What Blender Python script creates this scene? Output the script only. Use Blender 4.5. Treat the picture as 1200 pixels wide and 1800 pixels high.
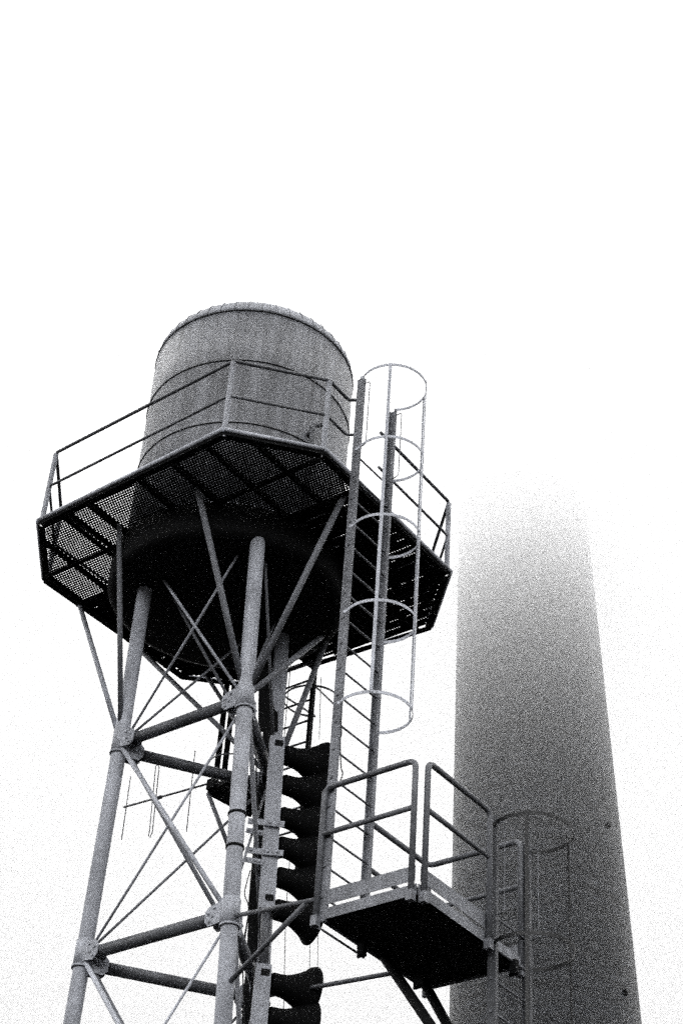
import bpy, bmesh, math, random
from mathutils import Vector as V, Matrix
random.seed(7)
sc = bpy.context.scene
for o in list(bpy.data.objects): bpy.data.objects.remove(o)

# ------------------------------------------------------------------ camera
FPX, PITCH, ROLL, EYE = 3150.11, math.radians(38.5392), math.radians(4.4593), 1.6
_F = V((0, math.cos(PITCH), math.sin(PITCH))); _R = V((1, 0, 0)); _U = V((0, -math.sin(PITCH), math.cos(PITCH)))
CR = math.cos(ROLL)*_R + math.sin(ROLL)*_U
CU = -math.sin(ROLL)*_R + math.cos(ROLL)*_U
cam = bpy.data.cameras.new('camera'); camo = bpy.data.objects.new('camera', cam)
sc.collection.objects.link(camo); sc.camera = camo
m = Matrix.Identity(4)
for i in range(3):
    m[i][0] = CR[i]; m[i][1] = CU[i]; m[i][2] = -_F[i]
m[0][3], m[1][3], m[2][3] = 0, 0, EYE
camo.matrix_world = m
cam.sensor_fit = 'VERTICAL'; cam.sensor_height = 24; cam.sensor_width = 16
cam.lens = FPX/1800*24
cam.clip_start = .1; cam.clip_end = 4000

# ------------------------------------------------------------------ world and sun
SUN_EL, SUN_AZ = math.radians(52), math.radians(-28)      # azimuth from +Y, negative = to the left
w = bpy.data.worlds.new("World"); sc.world = w; w.use_nodes = True
nt = w.node_tree; nt.nodes.clear()
out = nt.nodes.new('ShaderNodeOutputWorld'); bg = nt.nodes.new('ShaderNodeBackground')
sky = nt.nodes.new('ShaderNodeTexSky'); sky.sky_type = 'NISHITA'; sky.sun_disc = False
sky.sun_elevation = SUN_EL; sky.sun_rotation = SUN_AZ; sky.dust_density = 6; sky.air_density = 1.5
bw = nt.nodes.new('ShaderNodeRGBToBW')
mix = nt.nodes.new('ShaderNodeMix'); mix.data_type = 'RGBA'; mix.inputs[0].default_value = .4
mix.inputs[7].default_value = (9, 9.05, 9.2, 1)           # the even white of the cloud cover
nt.links.new(sky.outputs[0], bw.inputs[0]); nt.links.new(bw.outputs[0], mix.inputs[6])
tc = nt.nodes.new('ShaderNodeTexCoord'); sxy = nt.nodes.new('ShaderNodeSeparateXYZ'); nt.links.new(tc.outputs['Generated'], sxy.inputs[0])
ramp = nt.nodes.new('ShaderNodeValToRGB'); nt.links.new(sxy.outputs[2], ramp.inputs[0])   # overcast: dim horizon, bright zenith
ce = ramp.color_ramp.elements; ce[0].position = .10; ce[0].color = (.04, .04, .04, 1); ce[1].position = .36; ce[1].color = (1, 1, 1, 1)
e2 = ce.new(1.); e2.color = (1.3, 1.3, 1.3, 1)
vm = nt.nodes.new('ShaderNodeVectorMath'); vm.operation = 'MULTIPLY'; nt.links.new(mix.outputs[2], vm.inputs[0]); nt.links.new(ramp.outputs[0], vm.inputs[1])
nt.links.new(vm.outputs[0], bg.inputs[0]); bg.inputs[1].default_value = .15
nt.links.new(bg.outputs[0], out.inputs[0])
sl = bpy.data.lights.new('sun', 'SUN'); sl.energy = .85; sl.angle = math.radians(12); sl.color = (1, .985, .96)
so = bpy.data.objects.new('sun', sl); sc.collection.objects.link(so)
sd = V((math.sin(SUN_AZ)*math.cos(SUN_EL), math.cos(SUN_AZ)*math.cos(SUN_EL), math.sin(SUN_EL)))
so.rotation_euler = sd.to_track_quat('Z', 'Y').to_euler()
sc.view_settings.view_transform = 'Standard'; sc.view_settings.look = 'None'
sc.view_settings.exposure = 2.9; sc.view_settings.gamma = 1
sc.cycles.volume_step_rate = .12; sc.cycles.use_denoising = False; sc.cycles.sample_clamp_indirect = .6; sc.cycles.volume_bounces = 4; sc.cycles.max_bounces = 8

# ------------------------------------------------------------------ geometry helpers
C = sc.collection
def ray(px, py): return (CR*(px-600) - CU*(py-900))/FPX + _F
def at(px, py, z):                       # the point at height z seen at a pixel of the 1200x1800 photograph
    d = ray(px, py); k = (z-EYE)/d.z
    return V((d.x*k, d.y*k, z))
def hit(px, py, P0, N):                  # the point of a plane seen at a pixel
    d = ray(px, py); o = V((0, 0, EYE)); P0 = V(P0); N = V(N)
    return o + d*((P0-o).dot(N)/d.dot(N))
def proj(p):
    q = V(p)-V((0, 0, EYE)); k = FPX/q.dot(_F)
    return 600+k*q.dot(CR), 900-k*q.dot(CU)
def zrow(x, y, row):                     # height of the point above (x, y) seen on a pixel row
    a, b = 0., 30.
    for _ in range(40):
        c_ = (a+b)/2
        if proj((x, y, c_))[1] > row: a = c_
        else: b = c_
    return a
A_ = -.6773242
u = V((math.cos(A_), math.sin(A_), 0)); v = V((-math.sin(A_), math.cos(A_), 0)); up = V((0, 0, 1))

class MB:
    def __init__(s): s.bm = bmesh.new()
    def _ring(s, c, a, b, r, n, r2=None):
        r2 = r2 or r
        return [s.bm.verts.new(c + a*(r*math.cos(2*math.pi*i/n)) + b*(r2*math.sin(2*math.pi*i/n))) for i in range(n)]
    def tube(s, pts, r, n=12, closed=False, radii=None):
        pts = [V(p) for p in pts]; L = len(pts); rings = []
        d0 = (pts[1]-pts[0]).normalized()
        a = d0.cross(up if abs(d0.z) < .95 else V((1, 0, 0))).normalized()
        for i, p in enumerate(pts):
            if closed: d = (pts[(i+1) % L]-pts[i-1]).normalized()
            elif i == 0: d = d0
            elif i == L-1: d = (pts[-1]-pts[-2]).normalized()
            else: d = ((pts[i+1]-p).normalized()+(p-pts[i-1]).normalized()).normalized()
            a = (a - d*a.dot(d)).normalized(); b = d.cross(a)
            rings.append(s._ring(p, a, b, radii[i] if radii else r, n))
        for i in range(L if closed else L-1):
            A, B = rings[i], rings[(i+1) % L]
            for j in range(n):
                f = s.bm.faces.new((A[j], A[(j+1) % n], B[(j+1) % n], B[j])); f.smooth = True
        if not closed:
            s.bm.faces.new(rings[0][::-1]); s.bm.faces.new(rings[-1])
        return s
    def box(s, o, ax, ay, az):           # centre and three half-extent vectors
        o, ax, ay, az = V(o), V(ax), V(ay), V(az)
        vs = [s.bm.verts.new(o+ax*i+ay*j+az*k) for i in (-1, 1) for j in (-1, 1) for k in (-1, 1)]
        for q in ((0, 1, 3, 2), (4, 6, 7, 5), (0, 4, 5, 1), (2, 3, 7, 6), (0, 2, 6, 4), (1, 5, 7, 3)):
            s.bm.faces.new([vs[i] for i in q])
        return s
    def bar(s, p, q, side, w, t):        # flat bar p->q, width w along `side`, thickness t
        p, q = V(p), V(q); d = (q-p); sd_ = V(side); sd_ = (sd_-d*(sd_.dot(d)/d.length_squared)).normalized()
        return s.box((p+q)/2, d/2, sd_*(w/2), d.normalized().cross(sd_)*(t/2))
    def band(s, pts, h, t, closed=False):  # flat strap on edge along pts
        pts = [V(p) for p in pts]; L = len(pts); R = []
        for i, p in enumerate(pts):
            d = (pts[min(i+1, L-1)]-pts[max(i-1, 0)]).normalized()
            nrm = V((d.y, -d.x, 0)).normalized()
            R.append([s.bm.verts.new(p+nrm*a*t/2+up*b*h/2) for a, b in ((-1, -1), (1, -1), (1, 1), (-1, 1))])
        for i in range(L-1):
            for j in range(4):
                s.bm.faces.new((R[i][j], R[i][(j+1) % 4], R[i+1][(j+1) % 4], R[i+1][j]))
        s.bm.faces.new(R[0][::-1]); s.bm.faces.new(R[-1]); return s
    def prism(s, poly, h):               # polygon (list of points) extruded by vector h
        h = V(h); A = [s.bm.verts.new(V(p)) for p in poly]; B = [s.bm.verts.new(V(p)+h) for p in poly]
        n = len(A); s.bm.faces.new(A[::-1]); s.bm.faces.new(B)
        for i in range(n): s.bm.faces.new((A[i], A[(i+1) % n], B[(i+1) % n], B[i]))
        return s
    def lathe(s, c, prof, n=96, d=up, cap=True, squash=None):
        c = V(c); d = V(d).normalized(); a = d.cross(V((1, 0, 0)) if abs(d.x) < .9 else V((0, 1, 0))).normalized(); b = d.cross(a)
        R = [s._ring(c+d*z, a, b, min(r, squash) if squash else r, n, r) for r, z in prof]
        for A, B in zip(R, R[1:]):
            for j in range(n):
                f = s.bm.faces.new((A[j], A[(j+1) % n], B[(j+1) % n], B[j])); f.smooth = True
        if cap: s.bm.faces.new(R[0][::-1]); s.bm.faces.new(R[-1])
        return s
    def build(s, name, mat, parent=None, origin=None):
        bmesh.ops.recalc_face_normals(s.bm, faces=s.bm.faces)
        me = bpy.data.meshes.new(name)
        wo = V((0, 0, 0))
        if parent is not None:
            p = parent
            while p is not None: wo += p.location; p = p.parent
        elif origin is not None: wo = V(origin)
        s.bm.transform(Matrix.Translation(-wo)); s.bm.to_mesh(me); s.bm.free()
        me.materials.append(mat); o = bpy.data.objects.new(name, me); C.objects.link(o)
        if parent is not None: o.parent = parent
        elif origin is not None: o.location = wo
        return o
def tag(o, label=None, cat=None, group=None, kind=None):
    for k, x in (('label', label), ('category', cat), ('group', group), ('kind', kind)):
        if x: o[k] = x
    return o
def thing(name, loc, label, cat, group=None):
    o = bpy.data.objects.new(name, None); C.objects.link(o); o.location = loc; o.empty_display_size = .3
    return tag(o, label, cat, group)
def bend(pts, r, k=5):                   # round the corners of a polyline
    pts = [V(p) for p in pts]; out = [pts[0]]
    for a, b, c_ in zip(pts, pts[1:], pts[2:]):
        d1, d2 = (a-b).normalized(), (c_-b).normalized()
        p1, p2 = b+d1*r, b+d2*r
        for i in range(k+1):
            t = i/k; out.append(p1*(1-t)**2+b*2*t*(1-t)+p2*t*t)
    out.append(pts[-1]); return out

# ------------------------------------------------------------------ materials
def mat(name, col, rough=.6, speck=.35, sscale=70, blotch=.25, bscale=2.5, streak=0, bump=0., stretch=(1, 1, 1), metal=0., bands=0., spec=.35, joints=0.):
    M = bpy.data.materials.new(name); M.use_nodes = True; n = M.node_tree; N = n.nodes; L = n.links
    b = N['Principled BSDF']; b.inputs['Roughness'].default_value = rough; b.inputs['Metallic'].default_value = metal
    b.inputs['Specular IOR Level'].default_value = spec
    g = N.new('ShaderNodeNewGeometry')
    def noise(scale, st=(1, 1, 1), det=3):
        mp = N.new('ShaderNodeMapping'); mp.inputs['Scale'].default_value = st; L.new(g.outputs['Position'], mp.inputs[0])
        t = N.new('ShaderNodeTexNoise'); t.inputs['Scale'].default_value = scale; t.inputs['Detail'].default_value = det
        L.new(mp.outputs[0], t.inputs[0]); return t.outputs[0]
    def fac(src, amp, lo=.3, hi=.7):     # multiplier 1-amp .. 1+amp
        r = N.new('ShaderNodeMapRange'); L.new(src, r.inputs[0]); r.inputs[1].default_value = lo; r.inputs[2].default_value = hi
        r.inputs[3].default_value = 1-amp; r.inputs[4].default_value = 1+amp; return r.outputs[0]
    def mul(a, c_):
        x = N.new('ShaderNodeMath'); x.operation = 'MULTIPLY'; L.new(a, x.inputs[0]); L.new(c_, x.inputs[1]); return x.outputs[0]
    f = mul(fac(noise(sscale, det=2), speck, .36, .64), fac(noise(bscale, stretch, 5), blotch))
    if streak: f = mul(f, fac(noise(9, (1, 1, .08), 4), streak))
    if bands: f = mul(f, fac(noise(2.2, (.12, .12, 1.6), 4), bands))
    if joints:                               # narrow darker pour joints every `joints` metres
        sp = N.new('ShaderNodeSeparateXYZ'); L.new(g.outputs['Position'], sp.inputs[0])
        def m2(op, a, c_):
            x = N.new('ShaderNodeMath'); x.operation = op; L.new(a, x.inputs[0]); x.inputs[1].default_value = c_; return x.outputs[0]
        f = mul(f, m2('ADD', m2('MULTIPLY', m2('GREATER_THAN', m2('FRACT', m2('DIVIDE', sp.outputs[2], joints), 0), .13), .3), .7))
    mx = N.new('ShaderNodeVectorMath'); mx.operation = 'SCALE'; mx.inputs[0].default_value = col; L.new(f, mx.inputs['Scale'])
    L.new(mx.outputs[0], b.inputs['Base Color'])
    if bump:
        bp = N.new('ShaderNodeBump'); bp.inputs['Strength'].default_value = bump; bp.inputs['Distance'].default_value = .02
        L.new(f, bp.inputs['Height']); L.new(bp.outputs[0], b.inputs['Normal'])
    return M
def grey(x): return (x*.95, x*.983, x*1.075)
M_leg = mat('painted_tube_steel', grey(.38), .5, .3, 75, .22, 3, streak=.12, bump=.1)
M_brace = mat('painted_brace_steel', grey(.17), .55, .3, 80, .2, 3)
M_beam = mat('painted_beam_steel', grey(.09), .5, .35, 75, .3, 3)
M_plate = mat('galvanised_plate', grey(.32), .55, .35, 80, .25, 6, bump=.2)
M_ladder = mat('galvanised_ladder_steel', grey(.155), .55, .4, 75, .3, 3, streak=.15)
M_rung = mat('rung_steel', grey(.11), .5, .2, 80, .2, 4)
M_rail = mat('handrail_tube_steel', grey(.105), .5, .3, 80, .25, 4)
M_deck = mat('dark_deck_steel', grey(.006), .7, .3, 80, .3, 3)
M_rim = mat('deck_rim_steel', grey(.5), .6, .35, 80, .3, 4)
M_tank = mat('weathered_tank_steel', grey(.15), .42, .15, 62, .16, 1.6, streak=.42, spec=.5)
M_seam = mat('dark_seam_sealant', grey(.012), .8, .2)
M_roof = mat('tank_roof_sheet', grey(.33), .55, .25, 75, .2, 4)
M_horn = mat('black_horn_plastic', grey(.003), .75, .2, 60)
M_mast = mat('grey_mast_profile', grey(.32), .6, .38, 75, .15, 3)
M_black = mat('black_cable_rubber', grey(.012), .7, .2)
M_conc = mat('cast_concrete', (.0275, .030, .035), .44, .15, 24, .16, .25, bump=.1, bands=.5, spec=.5, joints=.45)
M_dull = mat('dull_ladder_steel', grey(.06), .5, .3, 75, .3, 3)
M_thin = mat('dull_cage_strap', grey(.006), .5, .2, 80, .2, 4)
M_cage = mat('pale_galvanised_strap', grey(.45), .5, .2, 80, .2, 4)
M_ground = mat('dark_gravel_ground', (.022, .0215, .021), .95, .3, 30, .3, .3)
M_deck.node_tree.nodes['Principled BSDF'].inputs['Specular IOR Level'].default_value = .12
M_horn.node_tree.nodes['Principled BSDF'].inputs['Specular IOR Level'].default_value = .1
M_ground.node_tree.nodes['Principled BSDF'].inputs['Specular IOR Level'].default_value = 0
M_foot = mat('concrete_footing', grey(.25), .9, .25, 40, .2, 2)

# ------------------------------------------------------------------ ground
g = MB(); g.prism([(-900, -900, -.2), (900, -900, -.2), (900, 900, -.2), (-900, 900, -.2)], (0, 0, .2))
tag(g.build('ground', M_ground), kind='structure', label='dark gravel yard under the towers')

# ------------------------------------------------------------------ support tower
ZP = 14.406                                   # walkway level
DC = V((-1.10842, 17.42381, 0))               # centre of the deck
TW = thing('lattice_tower', (DC.x, DC.y, 0), 'three legged steel tube tower carrying an octagonal walkway deck under the round tank', 'tower')
Z1, Z2 = 12.0392, 9.4809
N1 = dict(L=at(212, 1307, Z1), F=at(431, 1228, Z1), T=at(478, 1371, Z1))
N2 = dict(L=at(147, 1680, Z2), F=at(405, 1607, Z2), T=at(459, 1743, Z2))
TOP = dict(L=at(264, 982, ZP-.1), F=at(457, 903, ZP-.1), T=at(500, 1066, ZP-.1))
def lower(k, z): a, b = N1[k], N2[k]; return a+(b-a)*((a.z-z)/(a.z-b.z))
Z3, Z4, Z5 = 6.75, 3.9, 1.0
NODES = {1: N1, 2: N2}
for i, z in ((3, Z3), (4, Z4), (5, Z5)): NODES[i] = {k: lower(k, z) for k in 'LFT'}
RL = .086
for k in 'LFT':
    b = MB(); b.tube([N1[k]+(TOP[k]-N1[k])*((ZP-.44-N1[k].z)/(TOP[k].z-N1[k].z)), N1[k], lower(k, .25)], RL, 28); leg = b.build('leg', M_leg, TW)
    f = MB(); p = lower(k, .0); f.lathe((p.x, p.y, 0), [(.32, 0), (.32, .22), (.28, .26)], 24); f.build('footing', M_foot, TW)
def off(p, q, r):                             # shorten a member at both ends
    d = (q-p).normalized(); return p+d*r, q-d*r
pairs = (('L', 'F'), ('L', 'T'), ('F', 'T'))
for lv in (1, 2, 3, 4, 5):
    N = NODES[lv]
    for k in 'LFT':                           # sleeve round the leg
        ax = (lower(k, N[k].z+1)-lower(k, N[k].z-1)).normalized()
        b = MB(); b.lathe(N[k]-ax*.13, [(RL+.004, 0), (RL+.011, 0), (RL+.011, .29), (RL+.004, .29)], 28, ax, cap=False)
        b.lathe(N[k]-ax*.135, [(RL+.014, -.012), (RL+.02, -.012), (RL+.02, .012), (RL+.014, .012)], 28, ax, cap=False)
        b.build('joint_sleeve', M_plate, TW)
    for a_, b_ in pairs:
        dz = up*(-.085) if b_ == 'T' and a_ == 'L' else (up*(-.04) if b_ == 'T' else up*0)
        p, q = N[a_]+dz, N[b_]+dz
        p1, q1 = off(p, q, .2)
        b = MB(); b.tube([p1, q1], .066, 24); b.build('cross_beam', M_beam, TW)
        d = (q-p).normalized(); side = d.cross(up).normalized()
        if side.y > 0: side = -side
        for c0, sg in ((p, 1), (q, -1)):      # gusset plate with bolts on either side
            cc = c0+d*sg*.165
            for s_ in (1, -1):
                b = MB(); o_ = cc+side*s_*.062
                pts = [o_+d*sg*x+up*z for x, z in ((-.1, -.1), (.05, -.115), (.1, -.06), (.105, .05), (.06, .1), (-.1, .13))]
                b.prism(pts, side*s_*.012)
                for x, z in ((.0, -.02), (.055, .02), (.04, -.07), (-.02, .07)):
                    b.tube([o_+d*sg*x+up*z+side*s_*.012, o_+d*sg*x+up*z+side*s_*.03], .013, 6)
                b.build('gusset_plate', M_plate, TW)
def brace(p, q, r, m=M_brace, name='brace', cut=.1):
    p, q = off(V(p), V(q), cut); b = MB(); b.tube([p, q], r, 12); return b.build(name, m, TW)
levels = [TOP, N1, N2, NODES[3], NODES[4], NODES[5]]
for i in range(5):
    hi, lo = levels[i], levels[i+1]
    for a_, b_ in pairs:
        sd_ = (hi[b_]-hi[a_]).cross(up).normalized()
        if sd_.y > 0: sd_ = -sd_
        o_ = sd_*.035
        m_ = M_leg if (a_, b_) == ('L', 'F') else M_brace
        brace(hi[a_]+o_, lo[b_]+o_, .027 if i else .017, m_)
        brace(hi[b_]-o_, lo[a_]-o_, .015, m_)
def strut(node, px, py, r=.036, m=M_brace):
    e = at(px, py, ZP-.06); s_ = V(node)+up*.02
    s_ = s_+(e-s_).normalized()*.07
    b = MB(); b.tube([s_, e], r, 16); b.build('deck_strut', m, TW)
strut(N1['L'], 140, 1062, .031, M_leg); strut(N1['L'], 210, 922, .031); strut(N1['F'], 348, 862, .036); strut(N1['F'], 604, 872, .036)
strut(N1['F'], 592, 1098, .034); strut(N1['T'], 586, 1094, .036); strut(N1['T'], 243, 1139, .031); strut(N1['T'], 362, 1186, .028)
for row in (1440, 1497):                      # clamps on the near leg
    p, q = N1['F'], N2['F']; t = (row-1228)/(1607-1228); c0 = p+(q-p)*t; ax = (p-q).normalized()
    b = MB(); b.lathe(c0, [(RL+.001, -.012), (RL+.012, -.012), (RL+.012, .012), (RL+.001, .012)], 28, ax, cap=False); b.build('clamp', M_deck, TW)

# deck
OC = [(-1.445, -2.075), (1.439, -2.177), (2.179, -1.323), (2.125, 1.263), (1.305, 2.087), (-1.462, 1.95), (-2.11, 1.343), (-2.191, -1.191)]
def D(a, b, z=ZP): return V((DC.x, DC.y, 0))+u*a+v*b+up*z
def inside(a, b, inset=0):
    for i in range(8):
        x0, y0 = OC[i]; x1, y1 = OC[(i+1) % 8]; L = math.hypot(x1-x0, y1-y0)
        if ((x1-x0)*(b-y0)-(y1-y0)*(a-x0))/L < inset: return False
    return True
NOTCH = (-1.22, -.43, 1.28)                   # hatch: u0, u1, v0
TC = (-.02, 0.0)
TKC = V((-1.28, 17.42, 0)); TR = 1.297
tcu, tcv = (TKC-DC).dot(u), (TKC-DC).dot(v)
def cell_type(a, b):
    if not inside(a, b, .07): return 0
    if NOTCH[0] < a < NOTCH[1] and b > NOTCH[2]: return 0
    r = math.hypot(a-tcu, b-tcv)
    if r < TR+.02: return 1                   # solid
    return 2 if b < -.62 else 3
P_ = .036
def panel(kind):
    b = MB(); bm = b.bm; cache = {}
    def vert(x, y):
        k = (round(x, 4), round(y, 4))
        if k not in cache: cache[k] = bm.verts.new(D(x, y))
        return cache[k]
    nj = int(4.6/P_)
    for j in range(nj):
        vv = -2.3+j*P_; shift = (j % 2)*P_/2
        for i in range(nj+1):
            uu = -2.3+i*P_+shift
            t = cell_type(uu, vv)
            if t == 0 or t != kind: continue
            h = P_/2
            hole = t == 2 or (t == 3 and j % 4 == 0 and math.sin(uu*5.1+j*1.7)+math.sin(uu*13+j*.9) > (.1 if uu > .6 else 1.0))
            if not hole:
                bm.faces.new([vert(uu-h, vv-h), vert(uu, vv-h), vert(uu+h, vv-h), vert(uu+h, vv+h), vert(uu, vv+h), vert(uu-h, vv+h)])
                continue
            O = [(-h, -h), (0, -h), (h, -h), (h, 0), (h, h), (0, h), (-h, h), (-h, 0)]
            r = P_*(.27 if t == 2 else .25)
            I = [(r*math.cos(math.pi*(-.75+.25*k)), r*math.sin(math.pi*(-.75+.25*k))) for k in range(8)]
            ov = [vert(uu+x, vv+y) for x, y in O]; iv = [bm.verts.new(D(uu+x, vv+y)) for x, y in I]
            for k in range(8): bm.faces.new((ov[k], ov[(k+1) % 8], iv[(k+1) % 8], iv[k]))
    return b
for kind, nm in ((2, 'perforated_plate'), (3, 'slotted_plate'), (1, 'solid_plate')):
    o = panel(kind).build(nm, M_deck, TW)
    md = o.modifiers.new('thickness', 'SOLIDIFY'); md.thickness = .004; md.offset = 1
# rim: light tube-like flange and dark web behind it
far_gap = [(NOTCH[0], None), (NOTCH[1], None)]
edges = [(OC[i], OC[(i+1) % 8]) for i in range(8)]
for i, (p, q) in enumerate(edges):
    segs = [(p, q)]
    if i == 4:                                # edge with the hatch
        def lerp(t): return (p[0]+(q[0]-p[0])*t, p[1]+(q[1]-p[1])*t)
        t1 = (NOTCH[1]-p[0])/(q[0]-p[0]); t0 = (NOTCH[0]-p[0])/(q[0]-p[0])
        segs = [(p, lerp(t1)), (lerp(t0), q)]
    for a, b_ in segs:
        A, B = D(*a), D(*b_); d = (B-A).normalized(); n_ = d.cross(up)
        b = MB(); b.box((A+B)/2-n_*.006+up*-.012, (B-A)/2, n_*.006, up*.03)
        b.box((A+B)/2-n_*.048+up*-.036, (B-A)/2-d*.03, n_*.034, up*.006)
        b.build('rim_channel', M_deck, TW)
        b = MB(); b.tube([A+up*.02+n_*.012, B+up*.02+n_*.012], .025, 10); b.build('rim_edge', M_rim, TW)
for a in NOTCH[:2]:
    b = MB(); b.box(D(a, (NOTCH[2]+2.0)/2, ZP-.04), u*.02, v*(2.0-NOTCH[2])/2, up*.05); b.build('hatch_frame', M_deck, TW)
b = MB(); b.box(D((NOTCH[0]+NOTCH[1])/2, NOTCH[2], ZP-.04), u*.4, v*.02, up*.05); b.build('hatch_frame', M_deck, TW)
def vr(a):
    xs = [x/100 for x in range(-220, 221) if inside(a, x/100, .05)]; return xs[0], xs[-1]
def ur(b_):
    xs = [x/100 for x in range(-220, 221) if inside(x/100, b_, .05)]; return xs[0], xs[-1]
for a, wd in ((-2.06, .02), (-1.61, .016), (-1.09, .009), (-.98, .009), (-.66, .03), (.13, .028), (.64, .028), (1.15, .025), (1.64, .022)):
    lo, hi = vr(a)
    if NOTCH[0] < a < NOTCH[1]: hi = NOTCH[2]
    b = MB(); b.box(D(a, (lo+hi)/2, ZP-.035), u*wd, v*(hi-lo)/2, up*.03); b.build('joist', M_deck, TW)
for c_, wd in ((-1.3, .024), (-.66, .024), (.25, .03), (.95, .03), (1.24, .03)):
    lo, hi = ur(c_)
    b = MB(); b.box(D((lo+hi)/2, c_, ZP-.075), u*(hi-lo)/2, v*wd, up*.009); b.box(D((lo+hi)/2, c_, ZP-.092), u*(hi-lo)/2, v*.01, up*.007); b.build('cross_joist', M_deck, TW)
b = MB(); b.lathe((TKC.x, TKC.y, ZP-.5), [(.3, -.03), (1.3, 0), (1.38, .03), (1.42, .09), (1.42, .45), (1.38, .46)], 96, cap=True); b.build('shade_drum', M_deck, TW)  # added black drum covers the leg tops, standing in for shade under the deck
# guard rail round the deck
LB = V((.1192, 15.265, 0)); LS = .6217; LR = LB+v*LS
lv0, lv1 = (LB-DC).dot(v), (LR-DC).dot(v)
def rail_line(h):
    e = lambda t: (OC[2][0]+(OC[3][0]-OC[2][0])*((t-OC[2][1])/(OC[3][1]-OC[2][1])), t)
    ins = lambda p: (p[0]*.985, p[1]*.985)
    a = [e(lv0-.02), OC[2], OC[1], OC[0], OC[7], OC[6], OC[5], (NOTCH[0], 1.96)]
    c_ = [(NOTCH[1], 2.0), OC[4], OC[3], e(lv1+.03)]
    return [[D(*ins(p), ZP+h) for p in s_] for s_ in (a, c_)]
for h, r in ((1.09, .021), (.56, .017)):
    for s_ in rail_line(h):
        if s_[0].z and len(s_) == 8: s_ = [D(2.3, lv0+.02, ZP+h-.06)]+s_
        b = MB(); b.tube(bend(s_, .04, 3), r, 10); b.build('guard_rail', M_rail, TW)
for i, p in enumerate(OC):
    q = D(p[0]*.985, p[1]*.985, 0)
    b = MB()
    b.box(q+up*(ZP+.55), u*.022, v*.022, up*.52); b.build('rail_post', M_plate, TW)
for t in (NOTCH[0]-.02, NOTCH[1]+.02):
    b = MB(); b.box(D(t, 1.96, ZP+.53), u*.02, v*.02, up*.55); b.build('rail_post', M_plate, TW)

# ------------------------------------------------------------------ water tank
TK = thing('water_tank', (TKC.x, TKC.y, ZP), 'round grey weathered steel water tank with a pale domed roof, standing on the octagonal deck', 'tank')
zt = ZP+.004
R1z, R2z, R3z = 15.68, 16.70, 17.56
b = MB(); b.lathe((TKC.x, TKC.y, zt), [(TR, 0), (TR, R1z-zt), (TR, R2z-zt), (TR, R3z-zt)], 128); b.build('shell', M_tank, TK)
for z, r in ((R1z, .009), (R2z, .009), (R3z, .007)):
    b = MB(); b.tube([V((TKC.x+(TR+.004)*math.cos(t*math.pi/48), TKC.y+(TR+.004)*math.sin(t*math.pi/48), z)) for t in range(96)], r, 6, closed=True)
    b.build('seam', M_seam, TK)
prof = [(TR+.004, 0), (TR+.002, .05), (TR-.03, .15), (TR-.09, .235), (TR-.2, .29), (TR-.5, .36), (.1, .44), (.01, .445)]
b = MB(); b.lathe((TKC.x, TKC.y, R3z+.012), prof, 128); roof = b.build('roof', M_roof, TK)
for k in range(46):
    t = 2*math.pi*k/46; e = V((math.cos(t), math.sin(t), 0)); c0 = V((TKC.x, TKC.y, R3z+.014))
    b = MB(); b.tube([c0+e*r+up*z for r, z in ((TR+.004, 0), (TR+.004, .05), (TR-.026, .153), (TR-.086, .24), (TR-.2, .296), (TR-.5, .366))], .005, 5)
    b.build('roof_rib', M_ladder, TK)
b = MB(); b.lathe((TKC.x, TKC.y, zt+.003), [(TR, 0), (TR+.02, 0), (TR+.02, .03), (TR, .03)], 128, cap=False); b.build('base_ring', M_rim, TK)
best = min((abs(proj((TKC.x+(TR)*math.cos(t), TKC.y+(TR)*math.sin(t), 15.35))[0]-535), t) for t in [math.radians(x/2) for x in range(-180, 0)])[1]
e = V((math.cos(best), math.sin(best), 0)); sdv = up.cross(e); zz = zrow(TKC.x+TR*e.x, TKC.y+TR*e.y, 768)
b = MB(); c0 = V((TKC.x, TKC.y, zz))+e*TR
f0 = V((c0.x, c0.y, ZP+.01))+e*.09; tp = f0+up*(zz-ZP+.12)
b.tube(bend([f0, tp, tp+e*.05+sdv*.13+up*.06], .05), .034, 12)
b.box(f0+up*.05-sdv*.1-e*.03, sdv*.06, e*.04, up*.05); b.tube([c0-e*.01+up*.02, f0+up*(zz-ZP+.02)], .025, 10)
b.build('valve', M_beam, TK)

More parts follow.
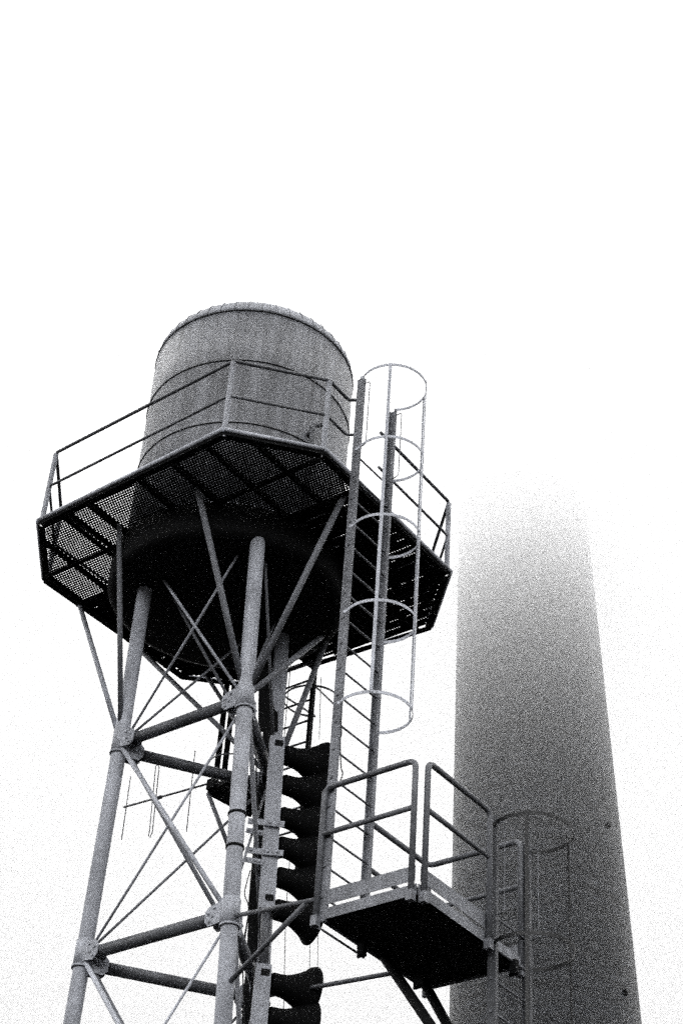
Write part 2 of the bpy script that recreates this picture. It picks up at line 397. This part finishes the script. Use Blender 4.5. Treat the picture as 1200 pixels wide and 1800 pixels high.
# ------------------------------------------------------------------ caged ladders
def channel(b, base, z0, z1, s, wu=.1, wv=.05):
    b.box(base+up*(z0+z1)/2+v*(s*wv/2), u*wu/2, v*.004, up*(z1-z0)/2)
    for q in (-1, 1): b.box(base+up*(z0+z1)/2+u*(q*(wu/2-.004)), u*.004, v*(wv/2-.0041), up*(z1-z0)/2)
def cage_ladder(name, base, spacing, z0, z1, label, hoops, rung0, pitch, bars, zb0, rc, cu, mL=M_ladder, mH=M_ladder, ext=True, hh=.036, grp='caged steel ladders on the towers'):
    T = thing(name, (base.x, base.y, z0), label, 'ladder', grp)
    rr = base+v*spacing
    for p, s in ((base, -1), (rr, 1)):
        b = MB(); channel(b, p, z0, z1, s, .09, .045)
        b.build('side_rail', mL, T)
    z = rung0
    while z < z1-.9 if ext else z < z1-.05:
        b = MB(); b.tube([base+up*z, rr+up*z], .0115, 8)
        for q, s in ((base, -1), (rr, 1)): b.tube([q+up*z+v*s*.024, q+up*z+v*s*.04], .016, 6)
        b.build('rung', M_rung, T); z += pitch
    cc = base+v*spacing/2+u*cu
    a0 = math.acos(-cu/rc) if abs(cu/rc) < 1 else math.pi
    for z in hoops:
        b = MB(); pts = [cc+u*(rc*math.cos(t))+v*(rc*math.sin(t))+up*z for t in [-a0+2*a0*k/40 for k in range(41)]]
        pts = [base+up*z+v*-.03]+pts[1:-1]+[rr+up*z+v*.03]
        b.band(pts, hh, .006); b.build('cage_hoop', mH, T)
    for t in bars:
        p = cc+u*((rc+.006)*math.cos(t))+v*((rc+.006)*math.sin(t)); d = V((p-cc)).normalized(); tg = up.cross(d)
        b = MB(); b.box(p+up*((zb0+max(hoops)+.025)/2), tg*.018, d*.003, up*((max(hoops)+.02-zb0)/2)); b.build('cage_bar', mH, T)
    if ext:
        for p, s in ((base, -1), (rr, 1)):    # thin grab handles by the exit
            b = MB(); h = .95; q = p+u*.05+v*s*.01; z = z1-.09
            b.tube(bend([q+up*z, q+u*.075+up*z, q+u*.075+up*(z-h), q+up*(z-h-.02)], .03, 4), .006, 6); b.build('grab_handle', M_rung, T)
    return T
CZ = 10.3163                                  # top of the handrails of the service platform
def rz(b, row): return zrow(b.x, b.y, row)
ztopL = rz(LB, 668)
cage_ladder('caged_ladder', LB, LS, rz(LB, 1622), ztopL, 'tall caged ladder rising from the service platform past the octagonal deck edge',
            [rz(LR, r) for r in (720, 845, 980, 1129, 1288)], rz(LB, 1177)-.318*9, .318, (-1.05, .35, 1.05), rz(LR, 1289), .385, .225, M_ladder, M_cage)
CORN = V((.0844*1.1, 13.8776*1.1, CZ)); GU, GV = 1.0846, 1.7465
L2 = CORN+u*(GU+.02)+v*(GV-.487-.03); L2.z = 0
cage_ladder('caged_ladder', L2, .60, .05, 10.31, 'lower caged ladder at the right end of the service platform, against the chimney',
            [rz(L2+v*.6, r) for r in (1497, 1703)]+[6.2, 4.9, 3.6], .35, .318, (-1.15, 1.05), 2.7, .4, .245, M_dull, M_thin, hh=.04)

# ------------------------------------------------------------------ service platform
SP = thing('service_platform', (CORN.x, CORN.y, 8.94), 'small rectangular service platform with tube handrails and toe boards between the two caged ladders', 'platform')
def S(a, b, z): return V((CORN.x, CORN.y, 0))+u*a+v*b+up*z
ZF = 9.05
b = MB(); b.box(S(GU/2, GV/2, ZF-.03), u*(GU/2-.012), v*(GV/2-.012), up*.006)
b.box(S(GU/2, GV/2, ZF-.09), u*(GU/2-.04), v*(GV/2-.04), up*.008); b.build('floor_plate', M_deck, SP)
def plate(p, q, z0, z1, t, m, name):
    b = MB(); n_ = (q-p).cross(up).normalized(); c0 = (p+q)/2; c0.z = (z0+z1)/2
    b.box(c0, (q-p)/2, n_*t/2, up*(z1-z0)/2); return b.build(name, m, SP)
cor = [(0, 0), (GU, 0), (GU, GV), (0, GV)]
for i in range(4):
    p, q = S(*cor[i], 0), S(*cor[(i+1) % 4], 0)
    d = (q-p).normalized()
    plate(p+d*.01, q-d*.01, ZF-.11, ZF, .008, M_ladder, 'fascia')
tb = ZF+.035
plate(S(.03, -.002, 0), S(GU-.03, -.002, 0), tb, tb+.15, .006, M_ladder, 'toe_board')
plate(S(GU+.002, .04, 0), S(GU+.002, GV-.62, 0), tb, tb+.15, .006, M_ladder, 'toe_board')
plate(S(0, .7, 0), S(0, GV-.03, 0), tb, tb+.1, .006, M_ladder, 'toe_board')
plate(S(.03, GV, 0), S(GU-.03, GV, 0), tb, tb+.1, .006, M_ladder, 'toe_board')
def tubepart(pts, r=.0295, rb=.09, name='handrail'):
    b = MB(); b.tube(bend(pts, rb, 6), r, 16); return b.build(name, M_rail, SP)
zb = ZF-.16; zm = CZ-.5
e0 = GU-.045
tubepart([S(-.02, -.04, zb), S(-.02, -.04, CZ), S(e0, -.04, CZ), S(e0, -.04, zb)])
tubepart([S(-.02, -.04, zm), S(e0, -.04, zm)], .026, .05, 'mid_rail')
p0 = .05; p1 = GV-.62
tubepart([S(GU+.035, p0, zb), S(GU+.035, p0, CZ), S(GU+.035, p1, CZ), S(GU+.035, p1, zb)])
tubepart([S(GU+.035, p0, zm), S(GU+.035, p1, zm)], .026, .05, 'mid_rail')
for z, r in ((CZ, .0295), (zm, .026)):
    q = [S(-.03, LS+.05, z), S(-.03, GV+.03, z), S(GU-.02, GV+.03, z)]
    if z == CZ: q.append(S(GU-.02, GV+.03, zb))
    tubepart(q, r, .09, 'handrail' if z == CZ else 'mid_rail')
b = MB(); b.box(S(-.03, GV+.03, (zb+zm)/2+.2), u*.02, v*.02, up*(zm-zb+.4)/2); b.build('corner_post', M_rail, SP)
for a, c_ in ((-.02, -.04), (e0, -.04), (GU+.035, p0), (GU+.035, p1), (GU-.02, GV+.03)):   # post brackets
    b = MB(); b.box(S(a, c_, ZF-.13), u*.034, v*.034, up*.05); b.build('post_bracket', M_ladder, SP)
def stub(px, py, hgt=.16):
    p = at(px, py, ZF-.1); b = MB(); b.box(p-up*hgt/2, u*.035, v*.03, up*hgt/2); b.box(p-up*hgt, u*.05, v*.012, up*.012); b.build('bearing_stub', M_deck, SP)
stub(637, 1652); stub(735, 1708); stub(903, 1688, .14)
fz = lambda k, row: (lambda p, q: p+(q-p)*((row-1607)/(1800-1607)))(N2['F'], lower('F', zrow(*lower('F', 8).xy, 1800)))
tA0 = fz('F', 1612); tA1 = S(-.02, -.04, rz(S(0, 0, 0), 1583))
def sup(p, q, r, name='support_tube', m=M_rail):
    b = MB(); b.tube([p, q], r, 14); return b.build(name, m, SP)
sup(tA0, tA1, .023); tB1 = tA0+(tA1-tA0)*.88; sup(fz('F', 1735), tB1-up*.02, .026)
sup(N2['T']-up*.06, at(692, 1710, ZF-.12), .024)
l2z = rz(L2, 1960)
sup(at(676, 1684, ZF-.12), L2+up*l2z, .05, 'support_strut', M_deck); sup(at(742, 1722, ZF-.12), L2+v*.6+up*(l2z-.3), .05, 'support_strut', M_deck)

# ------------------------------------------------------------------ inner ladder, landing, conduits
iy = D(0, 1.62, 0)
pa = hit(499, 1200, iy, v); pb = hit(551, 1200, iy, v); pa.z = pb.z = 0
IL = thing('inner_ladder', (pa.x, pa.y, rz(pa, 1560)), 'dark inner ladder climbing behind the far leg to the deck hatch', 'ladder')
for p in (pa, pb):
    b = MB(); zi = rz(pa, 1560); b.box(p+up*(ZP+1.0+zi)/2, u*.022, v*.03, up*(ZP+1.0-zi)/2); b.build('side_rail', M_deck, IL)
z = rz(pa, 1555)
while z < ZP+.7:
    b = MB(); b.tube([pa+up*z, pb+up*z], .014, 8); b.build('rung', M_rung, IL); z += .3
for row in (1222,):
    zc = rz(pa, row); cc = (pa+pb)/2+v*.3
    b = MB(); b.band([pa+up*zc]+[cc+u*.36*math.cos(t)+v*.36*math.sin(t)+up*zc for t in [math.radians(-150+300*k/30-270+180) for k in range(31)]][::1]+[pb+up*zc], .03, .005); b.build('cage_hoop', M_rung, IL)
b = MB(); zc = rz(pa, 1180); b.tube([pa+up*zc, pb+up*zc+u*.02], .03, 8); b.build('tie_bar', M_rail, IL)

q1 = at(400, 1196, ZP-.05); q2 = at(413, 1198, ZP-.05)
zl = zrow(q1.x, q1.y, 1392)
LD = thing('rear_landing', (q1.x, q1.y, zl), 'small dark grating landing behind the near leg, held by twin posts', 'landing')
for q in (q1, q2):
    b = MB(); b.box(V((q.x, q.y, (zl-.03+ZP-.1)/2)), V((.035, 0, 0)), V((0, .035, 0)), up*(ZP-.1-zl+.03)/2); b.build('post', M_deck, LD)
lp = [at(366, 1392, zl), at(413, 1362, zl), at(462, 1392, zl), at(440, 1432, zl)]
for i in range(4):
    p, q = lp[i], lp[(i+1) % 4]; b = MB(); b.bar(p, q, up, .07, .02); b.build('edge_beam', M_deck, LD)
b = MB()
for k in range(1, 26):
    t = k/26; p = lp[0]+(lp[1]-lp[0])*t; q = lp[3]+(lp[2]-lp[3])*t; b.bar(p, q, up, .025, .007)
b.build('grating', M_deck, LD)
b = MB(); pts = [lp[0], lp[0]+(lower('F', 9)-lp[0])*.02]
en = hit(402, 1488, lp[0], (0, 1, 0)); b.tube([lp[0]-up*.02, en], .028, 12); b.build('bracket_strut', M_brace, LD)
b = MB(); hc = (q1+q2)/2; zc = zrow(hc.x, hc.y, 1338); hc.z = zc
b.band([hc+V((.14+.3*math.cos(t), .1+.3*math.sin(t), 0)) for t in [2*math.pi*k/32 for k in range(33)]], .02, .005); b.build('guard_hoop', M_rung, LD)

# ------------------------------------------------------------------ antenna
an0 = at(372, 1376, zl+.08); nn = u.cross(up)
an1 = hit(218, 1419, an0, nn)
AN = thing('antenna', an0, 'thin rod antenna with upright elements and a folded loop, reaching out left of the tower', 'antenna')
b = MB(); b.tube([an0, an1], .014, 8); b.build('boom', M_rail, AN)
def el(x0, y0, x1, y1):
    b = MB(); b.tube([hit(x0, y0, an0, nn), hit(x1, y1, an0, nn)], .0078, 6); b.build('element', M_rail, AN)
el(230, 1364, 214, 1476); el(343, 1320, 328, 1462)
b = MB(); lp_ = [hit(x, y, an0, nn) for x, y in ((274, 1347), (263, 1462), (261, 1469), (264, 1472), (268, 1463), (280, 1349), (277, 1344))]
b.tube(lp_, .0075, 6, closed=True); b.build('folded_loop', M_rail, AN)
mid = hit(274, 1404, an0, nn); b = MB(); b.tube([mid-u*.06, mid+u*.09], .026, 10); b.build('feed_box', M_beam, AN)
b = MB(); b.box(hit(374, 1380, an0, nn), u*.06, v*.05, up*.07); b.build('mount', M_deck, AN)

# ------------------------------------------------------------------ sirens
YM = 17.42
def siren(top, bot, rows, lab, xm):
    pt, pq = hit(xm(top), top, (0, YM, 0), (0, 1, 0)), hit(xm(bot), bot, (0, YM, 0), (0, 1, 0))
    T = thing('siren', pq, lab, 'siren', 'horn sirens on the tower')
    ax = (pt-pq).normalized(); xr = V((math.cos(.12), math.sin(.12), 0)); yr = ax.cross(xr).normalized(); xr = yr.cross(ax)
    b = MB(); b.box((pt+pq)/2, xr*.083, yr*.055, (pt-pq)/2); b.build('mast', M_mast, T)
    for t_, s_ in ((pt-ax*.09, 1), (pq+ax*.12, -1)):
        b = MB(); b.box(t_-yr*.058+xr*.02, xr*.045, yr*.004, ax*.035); b.build('cover_plate', M_deck, T)
    for r in rows:
        c0 = hit(xm(r)+6, r, (0, YM+.02, 0), (0, 1, 0))
        d = V((math.cos(math.radians(24)), math.sin(math.radians(24)), 0))
        st = c0+xr*.05
        s_ = .94
        pr = [(.02, 0), (.11, 0), (.12, .02), (.122, .1), (.132, .17), (.158, .24), (.195, .31), (.235, .37), (.275, .41), (.325, .445), (.33, .455), (.31, .453), (.25, .4), (.17, .3), (.1, .22), (.01, .2)]
        b = MB(); b.lathe(st, [(a*s_, z*1.0) for a, z in pr], 40, d, squash=.27); b.build('horn', M_horn, T)
    return T, ax, xr, yr
xm1 = lambda r: 487+(r-1300)*(-.0633)
xm2 = lambda r: 463+(r-1700)*(-.085)
s1, ax1, xr1, yr1 = siren(1298, 1600, (1326, 1377, 1434, 1486, 1540, 1597), 'upper stack of black horns on a pale grey mast behind the near leg', xm1)
s2, ax2, xr2, yr2 = siren(1698, 2080, (1727, 1787, 1845, 1905, 1965, 2025), 'lower stack of black horns, cut off by the bottom of the photo', xm2)
b = MB(); b.tube([hit(xm1(1600), 1600, (0, YM+.03, 0), (0, 1, 0)), hit(xm2(1700), 1700, (0, YM+.03, 0), (0, 1, 0))], .05, 12); b.build('mast_tube', M_beam, s1)
for r, x0, x1, w_ in ((1445, 436, 500, .07), (1461, 433, 462, .06), (1496, 431, 498, .07), (1512, 428, 462, .06)):
    p, q = hit(x0, r-2, (0, YM-.085, 0), (0, 1, 0)), hit(x1, r+4, (0, YM-.085, 0), (0, 1, 0))
    b = MB(); b.bar(p, q, up, w_, .012)
    for t in (.15, .6, .85): c0 = p+(q-p)*t; b.tube([c0, c0-V((0, .03, 0))], .012, 6)
    b.build('bracket', M_mast, s1)

# cable tray beside the far leg
tr = [(472, 1100), (471, 1285), (462, 1400), (448, 1560), (443, 1675), (434, 1800), (421, 2000)]
TRY = [hit(x, y, (0, 18.0, 0), (0, 1, 0)) for x, y in tr]
T = thing('cable_tray', TRY[-1], 'dark upright cable tray running down beside the horn masts', 'cable tray')
M_W = .23  # upper tray widened across the far leg, a dark cover for its shaded top
b = MB()
for p, q in zip(TRY, TRY[1:]): b.bar(p, q, (1, 0, 0), M_W if p.z > TRY[1].z+.1 else .115, .05)
b.build('channel', M_deck, T)
def cable(pts, r, lab, y=17.7):
    P3 = [hit(x, yy, (0, y, 0), (0, 1, 0)) for x, yy in pts]
    # smooth through the points
    out = []
    for i in range(len(P3)-1):
        a, b_, c_, d = P3[max(i-1, 0)], P3[i], P3[i+1], P3[min(i+2, len(P3)-1)]
        for k in range(6):
            t = k/6; out.append(.5*((2*b_)+(c_-a)*t+(2*a-5*b_+4*c_-d)*t*t+(3*b_-a-3*c_+d)*t**3))
    out.append(P3[-1])
    b = MB(); b.tube(out, r, 6); o = b.build('cable', M_black, None, P3[0]); tag(o, lab, 'cable', 'loose cables on the tower'); return o
cable([(449, 1262), (450, 1330), (452, 1390), (455, 1432)], .009, 'thin cable dropping to the upper mast bracket')
cable([(449, 1505), (440, 1560), (436, 1610), (427, 1690), (430, 1800), (428, 1900)], .008, 'black cable hanging between the near leg and the lower mast', 17.6)
cable([(440, 1530), (430, 1570), (437, 1600), (424, 1680), (418, 1760), (412, 1900)], .007, 'looping black cable close behind the near leg', 17.6)
cable([(513, 1140), (508, 1200), (499, 1300)], .006, 'thin wire slanting in front of the inner ladder', 18.6)
cable([(564, 1190), (561, 1300)], .005, 'fine wire hanging beside the right rail of the inner ladder', 18.6)
cable([(599, 1262), (600, 1290), (598, 1300), (599, 1345), (602, 1360), (598, 1372)], .007, 'small cable loop beside the left rail of the tall caged ladder', 15.2)
cable([(510, 1500), (503, 1600), (500, 1700), (498, 1800)], .005, 'fine wire showing in the gaps between the horns', 18.7)
cable([(545, 1640), (544, 1710)], .004, 'left of two fine wires between the horn stacks', 18.3)
cable([(559, 1610), (558, 1700)], .004, 'right of two fine wires between the horn stacks', 18.3)

# ------------------------------------------------------------------ chimney
CY = 48.
def chx(z): return 6.98637-.99784*((z-EYE)-15)/30
def chr_(z): return 2.83806+(1.98879-2.83806)*((z-EYE)-15)/30
CH = thing('chimney', (chx(0), CY, 0), 'huge tapering concrete chimney fading upward into white fog', 'chimney')
b = MB(); rings = []
for i in range(61):
    z = 40.5*i/60; rings.append(b._ring(V((chx(z), CY, z)), V((1, 0, 0)), V((0, 1, 0)), chr_(z), 144))
for A, B in zip(rings, rings[1:]):
    for j in range(144):
        f = b.bm.faces.new((A[j], A[(j+1) % 144], B[(j+1) % 144], B[j])); f.smooth = True
b.build('shaft', M_conc, CH)
for px, py in ((1068, 1450), (1097, 1745)):
    z = 26.8 if py == 1450 else 22.3
    for _ in range(8):                        # the surface point seen at this pixel
        bst = min((abs(proj((chx(z)+chr_(z)*math.cos(t), CY+chr_(z)*math.sin(t), z))[0]-px), t) for t in [math.radians(x/4) for x in range(-360, 0)])[1]
        z = zrow(chx(z)+chr_(z)*math.cos(bst), CY+chr_(z)*math.sin(bst), py)
    e = V((math.cos(bst), math.sin(bst), 0)); c0 = V((chx(z), CY, z))+e*chr_(z)
    b = MB(); b.box(c0+e*.03, e*.04, up.cross(e)*.035, up*.09); b.tube([c0, c0+e*.09-up*.05], .02, 8); b.build('wall_bracket', M_black, CH)

# ------------------------------------------------------------------ fog that thickens upward
b = MB(); b.prism([(-70, -25, -1.3), (80, -25, -1.3), (80, 110, -1.3), (-70, 110, -1.3)], (0, 0, 42.8))
M = bpy.data.materials.new('haze'); M.use_nodes = True; n = M.node_tree; n.nodes.clear()
o_ = n.nodes.new('ShaderNodeOutputMaterial'); pv = n.nodes.new('ShaderNodeVolumePrincipled')
pv.inputs['Color'].default_value = (1, 1, 1, 1); pv.inputs['Anisotropy'].default_value = .2
ge = n.nodes.new('ShaderNodeNewGeometry'); sx = n.nodes.new('ShaderNodeSeparateXYZ'); n.links.new(ge.outputs['Position'], sx.inputs[0])
def mth(op, a, b_=None):
    x = n.nodes.new('ShaderNodeMath'); x.operation = op
    for i, q in enumerate((a, b_)):
        if q is None: continue
        if isinstance(q, (int, float)): x.inputs[i].default_value = q
        else: n.links.new(q, x.inputs[i])
    return x.outputs[0]
FD, FZ, FH = .06, 31.2, 3.3
ex = mth('EXPONENT', mth('DIVIDE', mth('SUBTRACT', sx.outputs[2], FZ), FH))
low = mth('MAXIMUM', mth('SUBTRACT', mth('MULTIPLY', ex, FD), .0016), 0)     # clear air below about 20 m
n.links.new(mth('MINIMUM', low, .5), pv.inputs['Density'])
n.links.new(pv.outputs[0], o_.inputs['Volume'])
hz = b.build('haze', M); tag(hz, kind='stuff', label='white fog that thickens upward and swallows the chimney top')
